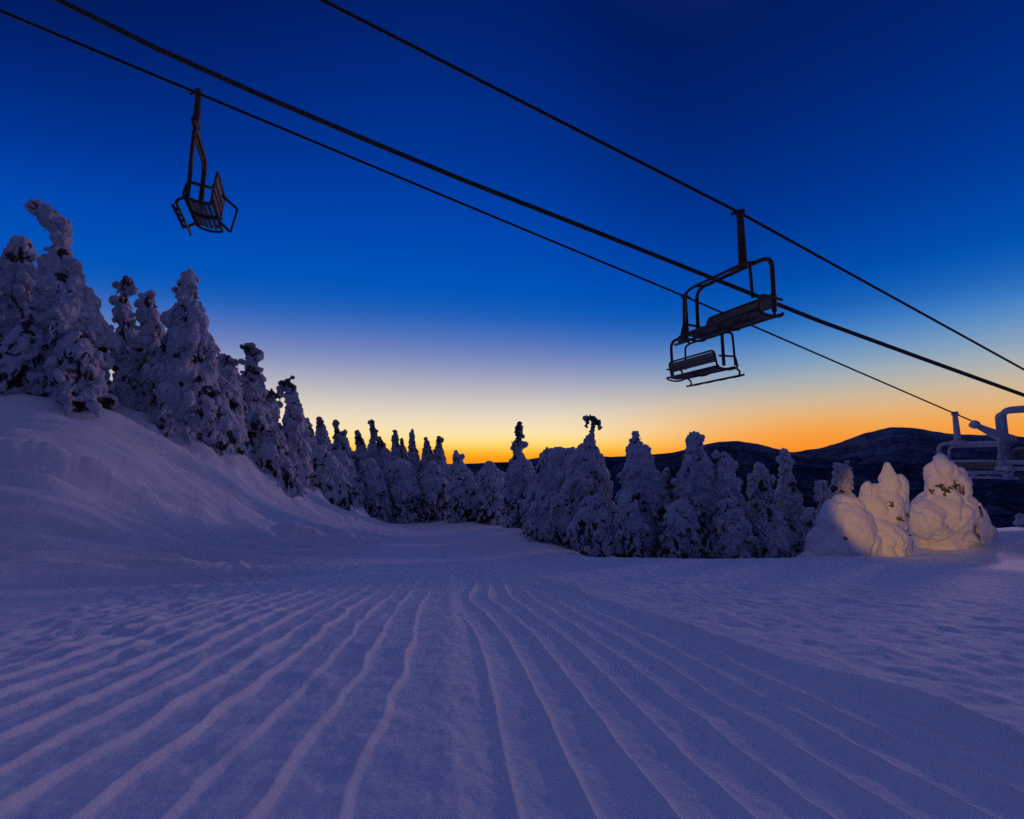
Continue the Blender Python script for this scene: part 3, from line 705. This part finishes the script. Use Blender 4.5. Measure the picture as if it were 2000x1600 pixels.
# (label, depth, spine, extra, gap, knob)
LB, FB, RB = 'snow-plastered trees on the left bank', 'snow-plastered trees across the far end of the trail', 'snow-plastered trees right of the trail'
TREES = [
 # --- left bank
 ('broad snowy tree at the left frame edge, topped by a knob like a brimmed hat', LB, 14.5,
  [(42, 474, 12), (46, 490, 20), (40, 506, 25), (38, 520, 34), (30, 560, 52), (20, 620, 66), (10, 700, 78), (5, 770, 84)],
  [(22, 497, 10), (12, 501, 7), (66, 503, 9), (-10, 530, 26), (75, 532, 12)], .22, .12),
 ('tallest snowy tree, its tip drooping in a long hook', LB, 14,
  [(118, 490, 19), (118, 515, 27), (122, 540, 36), (128, 580, 52), (135, 630, 66), (138, 690, 74), (135, 780, 84)],
  [(122, 470, 14), (120, 452, 14), (114, 436, 15), (104, 424, 15), (92, 416, 13), (79, 410, 12), (68, 407, 10), (58, 407, 8), (86, 432, 9), (94, 442, 10), (108, 450, 10), (150, 520, 9), (146, 548, 12)], .20, .12),
 ('broad snowy tree filling the gap behind the hooked tree, cut by the left frame edge', LB, 17,
  [(70, 560, 14), (66, 600, 40), (60, 660, 70), (56, 760, 90)], [], .35, .2),
 ('thin knobbly tree with sky showing through its loose lumps', LB, 18,
  [(248, 548, 11), (244, 562, 15), (246, 578, 11), (240, 590, 18), (248, 606, 9), (244, 622, 19), (250, 642, 16), (244, 668, 22), (250, 700, 26), (250, 740, 24), (250, 800, 30)],
  [(230, 560, 7), (228, 588, 8), (262, 566, 5), (232, 612, 9), (268, 668, 8), (214, 640, 8), (222, 660, 9), (228, 690, 10)], .30, .25),
 ('snowy tree with a blunt two-horned tip beside the thin knobbly tree', LB, 17,
  [(288, 574, 9), (289, 588, 15), (290, 610, 18), (294, 640, 24), (296, 690, 38), (290, 760, 48), (285, 800, 52)],
  [(280, 577, 7), (298, 575, 8), (276, 594, 7)], .22, .12),
 ('big snowy tree with a narrow knobbly spire rising from a very wide body', LB, 16,
  [(368, 530, 8), (369, 546, 14), (366, 556, 20), (370, 570, 17), (366, 582, 22), (374, 606, 19), (374, 622, 24), (372, 640, 32), (372, 664, 44), (370, 700, 58), (362, 760, 70), (355, 820, 76), (345, 870, 80)],
  [(348, 570, 9), (350, 600, 9), (392, 628, 9), (338, 622, 16), (410, 668, 12), (414, 690, 11), (404, 708, 11)], .24, .14),
 ('low snowy tree filling the foot of the gap below the thin knobbly tree', LB, 15.5,
  [(250, 742, 14), (248, 760, 26), (250, 800, 44), (255, 840, 50)], [], .3, .2),
 ('snowy tree with a flat shoulder between the big spire and the lacy tree', LB, 18.5,
  [(432, 700, 12), (434, 715, 24), (432, 745, 38), (430, 800, 48), (428, 870, 54)], [(420, 705, 9), (446, 700, 7), (455, 708, 8)], .26, .15),
 ('lacy snowy tree with a mushroom-shaped tip and bright sky holes', LB, 20,
  [(484, 676, 11), (486, 692, 7), (490, 706, 10), (492, 722, 16), (494, 745, 20), (492, 775, 26), (488, 810, 36), (480, 850, 48), (472, 905, 56)],
  [(474, 678, 5), (494, 676, 5), (500, 690, 9), (505, 700, 8), (470, 706, 7), (458, 708, 6), (509, 722, 7), (512, 742, 7), (470, 740, 8), (462, 760, 9), (516, 766, 8)], .45, .3),
 ('small twiggy snowy tree right of the lacy tree', LB, 21,
  [(531, 760, 4), (530, 772, 8), (524, 785, 14), (522, 815, 26), (518, 860, 38), (512, 920, 44)], [(521, 765, 5), (538, 772, 5)], .35, .25),
 ('snowy tree with one raised arm pointing up to the right', LB, 22,
  [(566, 752, 8), (568, 766, 12), (570, 785, 14), (576, 806, 18), (578, 830, 24), (574, 870, 36), (566, 920, 46), (560, 960, 50)],
  [(570, 738, 5), (562, 743, 6), (554, 750, 6), (548, 760, 7), (546, 772, 8), (578, 772, 6), (582, 790, 7), (586, 815, 8), (545, 790, 8)], .32, .2),
 ('low bushy snowy tree at the foot of the left bank trees, with brown branches showing', LB, 18.5,
  [(525, 858, 22), (530, 880, 36), (535, 915, 44), (540, 955, 48)], [], .55, .2),
 ('low rounded snowy tree under the big spire tree', LB, 16.5,
  [(425, 790, 20), (425, 815, 38), (430, 850, 46), (435, 880, 48)], [], .4, .2),
 ('low snowy tree in front of the hooked tree, with dark gaps', LB, 13.2,
  [(150, 655, 18), (152, 690, 36), (155, 740, 46), (158, 775, 48)], [], .45, .2),
 ('low snowy tree at the left frame edge, in front of the brimmed-hat tree', LB, 13,
  [(55, 640, 20), (55, 680, 38), (50, 740, 50), (48, 768, 52)], [], .45, .2),
 ('bushy snowy tree standing at the bottom end of the left bank', LB, 25,
  [(630, 880, 14), (632, 900, 28), (638, 930, 40), (645, 965, 46), (650, 985, 46)], [], .4, .2),
 # --- far end
 ('small dark-tipped tree at the foot of the raised-arm tree', FB, 30, [(600, 819, 4), (602, 832, 7), (604, 850, 11), (604, 890, 24), (604, 960, 34)], [], .3, .2),
 ('far tree with a blunt rounded tip, left of the duck-headed tree', FB, 31, [(623, 818, 5), (626, 830, 8), (629, 845, 13), (630, 870, 20), (632, 920, 32), (632, 975, 38)], [], .25, .12),
 ('far tree with a tip like a duck head', FB, 32, [(657, 825, 5), (657, 836, 4), (660, 846, 8), (666, 862, 17), (668, 900, 28), (670, 985, 38)], [(653, 827, 3), (673, 846, 6)], .25, .12),
 ('far tree with a slanting narrow tip, right of the duck-headed tree', FB, 33, [(698, 843, 4), (701, 856, 7), (706, 872, 11), (708, 905, 24), (710, 985, 34)], [], .3, .15),
 ('far tree with a square-topped dark spire, tallest of the far row', FB, 34, [(727, 823, 5), (728, 838, 7), (731, 852, 8), (728, 866, 8), (730, 885, 16), (732, 920, 26), (735, 985, 36)], [(736, 842, 3), (722, 825, 3)], .25, .15),
 ('far tree with a low stubby tip right of the square-topped spire', FB, 33, [(741, 856, 5), (744, 870, 9), (748, 890, 16), (752, 930, 26), (752, 988, 32)], [], .3, .2),
 ('far tree with a slim candle tip, first left of the tiny tip', FB, 35, [(772, 842, 3), (772, 858, 6), (773, 875, 9), (776, 900, 18), (778, 940, 26), (780, 990, 32)], [], .25, .12),
 ('far tree with a tiny tip between two slim candle tips', FB, 35, [(785, 857, 3), (786, 870, 6), (788, 890, 9), (790, 920, 18), (792, 990, 26)], [], .3, .2),
 ('far tree with the tallest slim candle tip', FB, 36, [(805, 838, 3), (804, 852, 5), (805, 868, 7), (806, 885, 11), (806, 910, 20), (806, 990, 28)], [], .2, .1),
 ('far tree with a pointed cone tip', FB, 36, [(833, 856, 3), (834, 868, 6), (835, 880, 10), (836, 900, 16), (838, 930, 24), (840, 992, 30)], [], .25, .15),
 ('far tree with a thick dark thumb-shaped tip', FB, 36, [(858, 855, 4), (857, 866, 7), (857, 880, 9), (858, 900, 15), (862, 930, 24), (865, 992, 30)], [(863, 860, 4)], .3, .12),
 ('far tree with a small two-lobed tip, last before the open horizon', FB, 37, [(890, 881, 4), (891, 892, 7), (894, 905, 12), (898, 930, 22), (900, 992, 30)], [(902, 892, 5)], .3, .2),
 ('low rounded snowy tree in the front of the far row, beside the left bank', FB, 28, [(662, 890, 14), (666, 910, 26), (672, 945, 34), (678, 990, 38)], [], .45, .2),
 ('low snowy tree with drooping streaks under the square-topped spire', FB, 30, [(722, 905, 14), (724, 925, 26), (728, 955, 32), (730, 985, 34)], [], .5, .2),
 ('low dark-hollowed tree under the slim candle tips', FB, 31, [(782, 905, 14), (784, 925, 26), (788, 955, 33), (790, 988, 34)], [], .5, .2),
 ('low bushy tree with brown boughs under the thumb-shaped tip', FB, 32, [(845, 912, 13), (846, 930, 24), (850, 960, 30), (852, 988, 32)], [], .6, .2),
 ('low snowy bush with dark brown underside at the end of the trail', FB, 30, [(900, 918, 14), (904, 935, 26), (908, 960, 32), (908, 985, 33)], [], .6, .2),
 ('low snowy tree closing the far row, left of the totem-shaped tree', FB, 29, [(955, 912, 14), (958, 930, 26), (960, 960, 34), (962, 990, 36)], [], .45, .2),
 # --- right of the trail
 ('snowy tree with a stacked totem-shaped tip standing alone against the orange horizon', RB, 24,
  [(1013, 825, 4), (1013, 838, 8), (1014, 846, 9), (1013, 853, 4), (1012, 862, 11), (1011, 872, 14), (1010, 884, 10), (1012, 896, 16), (1018, 925, 34), (1024, 975, 44), (1030, 1030, 46)],
  [(1022, 852, 4), (1000, 876, 4), (1024, 868, 5)], .3, .1),
 ('snowy tree with an umbrella-shaped hooked tip', RB, 20,
  [(1155, 842, 5), (1155, 852, 6), (1152, 862, 11), (1150, 872, 16), (1150, 884, 20), (1146, 905, 40), (1140, 945, 56), (1132, 1000, 64), (1128, 1070, 66)],
  [(1148, 818, 5), (1155, 816, 6), (1162, 819, 6), (1168, 826, 5.5), (1172, 834, 3.6), (1159, 826, 3.8), (1157, 835, 4.2), (1156, 842, 5), (1155, 850, 5.5), (1147, 826, 3.2), (1146, 833, 2.6), (1136, 874, 5), (1164, 875, 5)], .34, .12),
 ('broad dome-shaped snowy tree between the totem tip and the umbrella tip', RB, 21,
  [(1092, 892, 22), (1090, 905, 40), (1086, 935, 54), (1080, 980, 58), (1076, 1050, 58)], [(1068, 895, 14), (1116, 890, 14), (1094, 915, 11)], .38, .12),
 ('low bushy tree with bent brown boughs at the edge of the shaded hollow', RB, 20, [(1058, 970, 16), (1060, 992, 28), (1064, 1018, 34), (1066, 1042, 34)], [], .62, .25),
 ('low bushy tree with a yellowish bare bough, right of the shaded hollow', RB, 16, [(1160, 985, 20), (1162, 1010, 38), (1168, 1045, 46), (1172, 1080, 48)], [], .62, .25),
 ('low bushy snowy tree between the shaded hollow and the round-headed tree', RB, 15.5, [(1225, 975, 16), (1226, 1000, 32), (1230, 1045, 40), (1232, 1085, 42)], [], .5, .2),
 ('snowy tree with a round knob head on sloping shoulders', RB, 17,
  [(1242, 848, 7), (1241, 858, 9), (1244, 868, 11), (1240, 878, 19), (1246, 890, 25), (1250, 920, 36), (1254, 955, 48), (1258, 1010, 58), (1260, 1090, 64)],
  [(1262, 878, 9), (1228, 876, 6)], .24, .08),
 ('short snowy tree with a small spike, between the round head and the flat cap', RB, 17, [(1300, 918, 6), (1300, 930, 11), (1302, 955, 20), (1305, 1000, 34), (1305, 1090, 40)], [], .3, .15),
 ('snowy tree with a smooth flat-capped tip, tallest of the right group', RB, 16.5,
  [(1356, 855, 12), (1356, 866, 17), (1356, 878, 20), (1360, 892, 27), (1362, 915, 36), (1362, 950, 52), (1360, 1010, 64), (1358, 1095, 70)],
  [(1345, 858, 7), (1366, 857, 8)], .24, .05),
 ('snowy tree with a rounded lumpy head leaning on the flat-capped tree', RB, 16,
  [(1414, 890, 9), (1416, 902, 17), (1416, 920, 21), (1414, 945, 28), (1412, 990, 42), (1410, 1095, 50)], [(1430, 908, 7), (1398, 888, 6)], .26, .1),
 ('snowy tree with a pointed hood, left of the slim one with a knob head', RB, 16.5,
  [(1480, 910, 6), (1484, 922, 13), (1486, 936, 20), (1486, 960, 22), (1488, 985, 28), (1490, 1030, 40), (1490, 1095, 44)], [(1506, 938, 7), (1470, 932, 7)], .26, .1),
 ('slim snowy tree with a knob head and narrow neck', RB, 17,
  [(1533, 884, 8), (1533, 896, 12), (1533, 910, 10), (1533, 925, 12), (1536, 950, 18), (1542, 985, 28), (1546, 1030, 38), (1548, 1095, 42)], [(1522, 898, 5), (1544, 902, 5)], .24, .1),
 ('low bushy tree with dark needles low down, under the flat-capped tree', RB, 15, [(1330, 990, 18), (1330, 1015, 34), (1332, 1050, 42), (1332, 1092, 44)], [], .58, .2),
 ('low bushy tree with dark twigs, under the rounded lumpy head', RB, 15, [(1425, 985, 18), (1428, 1015, 32), (1430, 1050, 40), (1430, 1092, 42)], [], .58, .2),
 ('low bushy tree streaked with twigs at the foot of the pointed hood', RB, 15, [(1500, 1000, 18), (1504, 1025, 32), (1508, 1060, 40), (1508, 1092, 42)], [], .5, .2),
 ('leaning snowy tree with fingers of rime pointing up, beside the lamplit mounds', RB, 16,
  [(1654, 904, 5), (1653, 916, 9), (1648, 935, 13), (1640, 955, 19), (1630, 985, 28), (1620, 1030, 38), (1612, 1090, 44)],
  [(1635, 912, 6), (1634, 925, 7), (1638, 940, 8), (1606, 948, 9), (1598, 958, 7), (1594, 972, 8), (1610, 965, 12)], .2, .12),
 ('little snowy treetop peeping over the snow at the right frame edge', RB, 17, [(1996, 1008, 7), (1998, 1018, 11), (2000, 1040, 14), (2002, 1070, 16)], [], .2, .1),
 ('low snowy tree tucked left of the lamplit mounds', RB, 15, [(1585, 1000, 10), (1582, 1020, 22), (1580, 1050, 30), (1578, 1092, 34)], [], .35, .2),
]
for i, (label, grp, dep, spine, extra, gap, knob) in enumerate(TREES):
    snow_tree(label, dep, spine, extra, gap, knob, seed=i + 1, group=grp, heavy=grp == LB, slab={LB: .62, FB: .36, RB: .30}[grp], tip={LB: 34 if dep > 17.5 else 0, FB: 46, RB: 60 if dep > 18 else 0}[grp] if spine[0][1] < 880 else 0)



# ------------------------------------------------------------------ the two buried trees lit by the floodlight
def buried_tree(label, depth, lumps, needles, seed):
    k = depth / FPX
    B = Blobs()
    for x, y, rx, ry, dd, tilt in lumps:
        c = P(x, y, depth + dd)
        kk = (depth + dd) / FPX
        a = R(tilt)
        ax, az = np.array((math.cos(a), 0, math.sin(a))), np.array((-math.sin(a), 0, math.cos(a)))
        B.add(c, np.c_[ax * rx * kk, np.array((0, 1, 0)) * min(rx, ry) * kk * 1.15, az * ry * kk], 3)
    x0 = P(lumps[0][0], lumps[0][1], depth)
    foot = np.array((x0[0], x0[1], float(base_z(x0[:1], x0[1:2])[0])))
    t = thing('buried_tree', Vector(foot), label, 'tree', 'lamplit snow-buried trees')
    me = B.remesh('snow_load', .020, M_MOUND, ((.8, .10), (.25, .03), (.08, .010)), seed=seed, origin=foot, smooth=5, crust=(-.12, 1.1, 0))
    link('snow_load', me, t)
    D = Blobs(); rng = random.Random(seed)
    for x, y, r, dd in needles:
        for _ in range(9):
            c = P(x + rng.uniform(-r, r), y + rng.uniform(-r * .6, r * .6), depth + dd)
            D.ell(c, (rng.uniform(-1, 1), rng.uniform(-.8, .1), rng.uniform(-.8, .3)), r * k * .55, .022, 1)
    link('needles', D.remesh('needles', .02, M_YELLOW, ((.08, .03),), seed=seed, origin=foot), t)
M_YELLOW = mat_simple('yellowed_needles', (.05, .04, .015), (.22, .17, .05), 14, .85, 0, .5, .02)
buried_tree('lamplit snow-buried tree with a split peak and a big round dome on its left', 13.6,
  [(1657, 1052, 50, 84, 0, 6), (1640, 1075, 60, 56, .1, 24), (1610, 1094, 62, 30, .2, 16), (1690, 1068, 40, 72, -.05, -16),
   (1735, 934, 12, 34, 0, 2), (1734, 955, 18, 50, -.02, 0), (1713, 990, 23, 54, .05, 13), (1712, 1008, 28, 48, -.05, 8), (1750, 975, 19, 50, -.08, -13), (1755, 996, 19, 44, -.1, -10), (1732, 1000, 28, 54, -.1, 0),
   (1726, 1042, 46, 30, -.3, -26), (1762, 1020, 13, 18, -.25, 14), (1708, 1080, 58, 34, -.2, 0), (1756, 1066, 20, 34, -.2, 8), (1738, 1088, 48, 26, -.2, 0), (1690, 1096, 70, 22, -.2, 0)],
  [(1737, 985, 8, -.55), (1760, 1014, 7, -.6), (1768, 1004, 5, -.45), (1654, 1052, 3, -.75)], 5)
buried_tree('lamplit snow-buried tree with an upright head and a flaring skirt, right of the domed one', 14.2,
  [(1838, 910, 15, 24, 0, 6), (1842, 936, 27, 46, 0, 3), (1852, 958, 33, 46, 0, -6), (1868, 950, 15, 40, -.05, -10), (1818, 950, 9, 28, 0, -8),
   (1850, 1002, 56, 48, .05, -8), (1880, 1000, 52, 30, .1, -36), (1912, 1026, 34, 18, .1, -38), (1808, 1014, 40, 38, -.05, 14), (1858, 1036, 60, 40, .1, -4), (1898, 1046, 42, 22, .2, -10), (1836, 1062, 44, 38, .1, 6), (1868, 1064, 60, 26, .2, 0)],
  [(1843, 950, 12, -.62), (1864, 952, 10, -.58), (1850, 962, 8, -.62), (1818, 960, 5, -.4)], 9)

# ------------------------------------------------------------------ the floodlight that lights them (beside the camera, out of the frame)
fx, fy = -6.0, -6.0
fz = float(ground_z(np.array([fx]), np.array([fy]))[0])
t = thing('floodlight', Vector((fx, fy, fz)), 'low floodlight on a short steel post beside the piste', 'floodlight')
aim = Vector(P(1773, 990, 14)) - Vector((fx, fy, fz + 1.5))
q = aim.to_track_quat('-Z', 'Y')
mb = MB(); mb.tube([(0, 0, -.1), (0, 0, .9), (0, 0, 1.38)], .035, 10)
link('post', mb.mesh('post', M_STEEL, True), t)
mb = MB(); rm = np.array(q.to_matrix())
mb.box(np.array((0, 0, 1.5)) + rm @ np.array((0, 0, .09)), .17, .12, .07, rm)
head = link('lamp_head', mb.mesh('lamp_head', M_STEEL), t)
M_LAMP, N_, L_, b_ = new_mat('lamp_glass')
b_.inputs['Emission Color'].default_value = (1, .62, .28, 1); b_.inputs['Emission Strength'].default_value = 6
mb = MB(); mb.box(np.array((0, 0, 1.5)) + rm @ np.array((0, 0, .012)), .15, .10, .006, rm)
link('lamp_glass', mb.mesh('lamp_glass', M_LAMP), head)
ld = bpy.data.lights.new('floodlight_beam', 'SPOT')
ld.energy, ld.color, ld.spot_size, ld.spot_blend, ld.shadow_soft_size = 8000, (1.0, .47, .02), R(8.3), .4, .10
lo = bpy.data.objects.new('floodlight_beam', ld); COL.objects.link(lo)
lo.location = Vector((fx, fy, fz + 1.5)) + aim.normalized() * .03
lo.rotation_euler = q.to_euler()
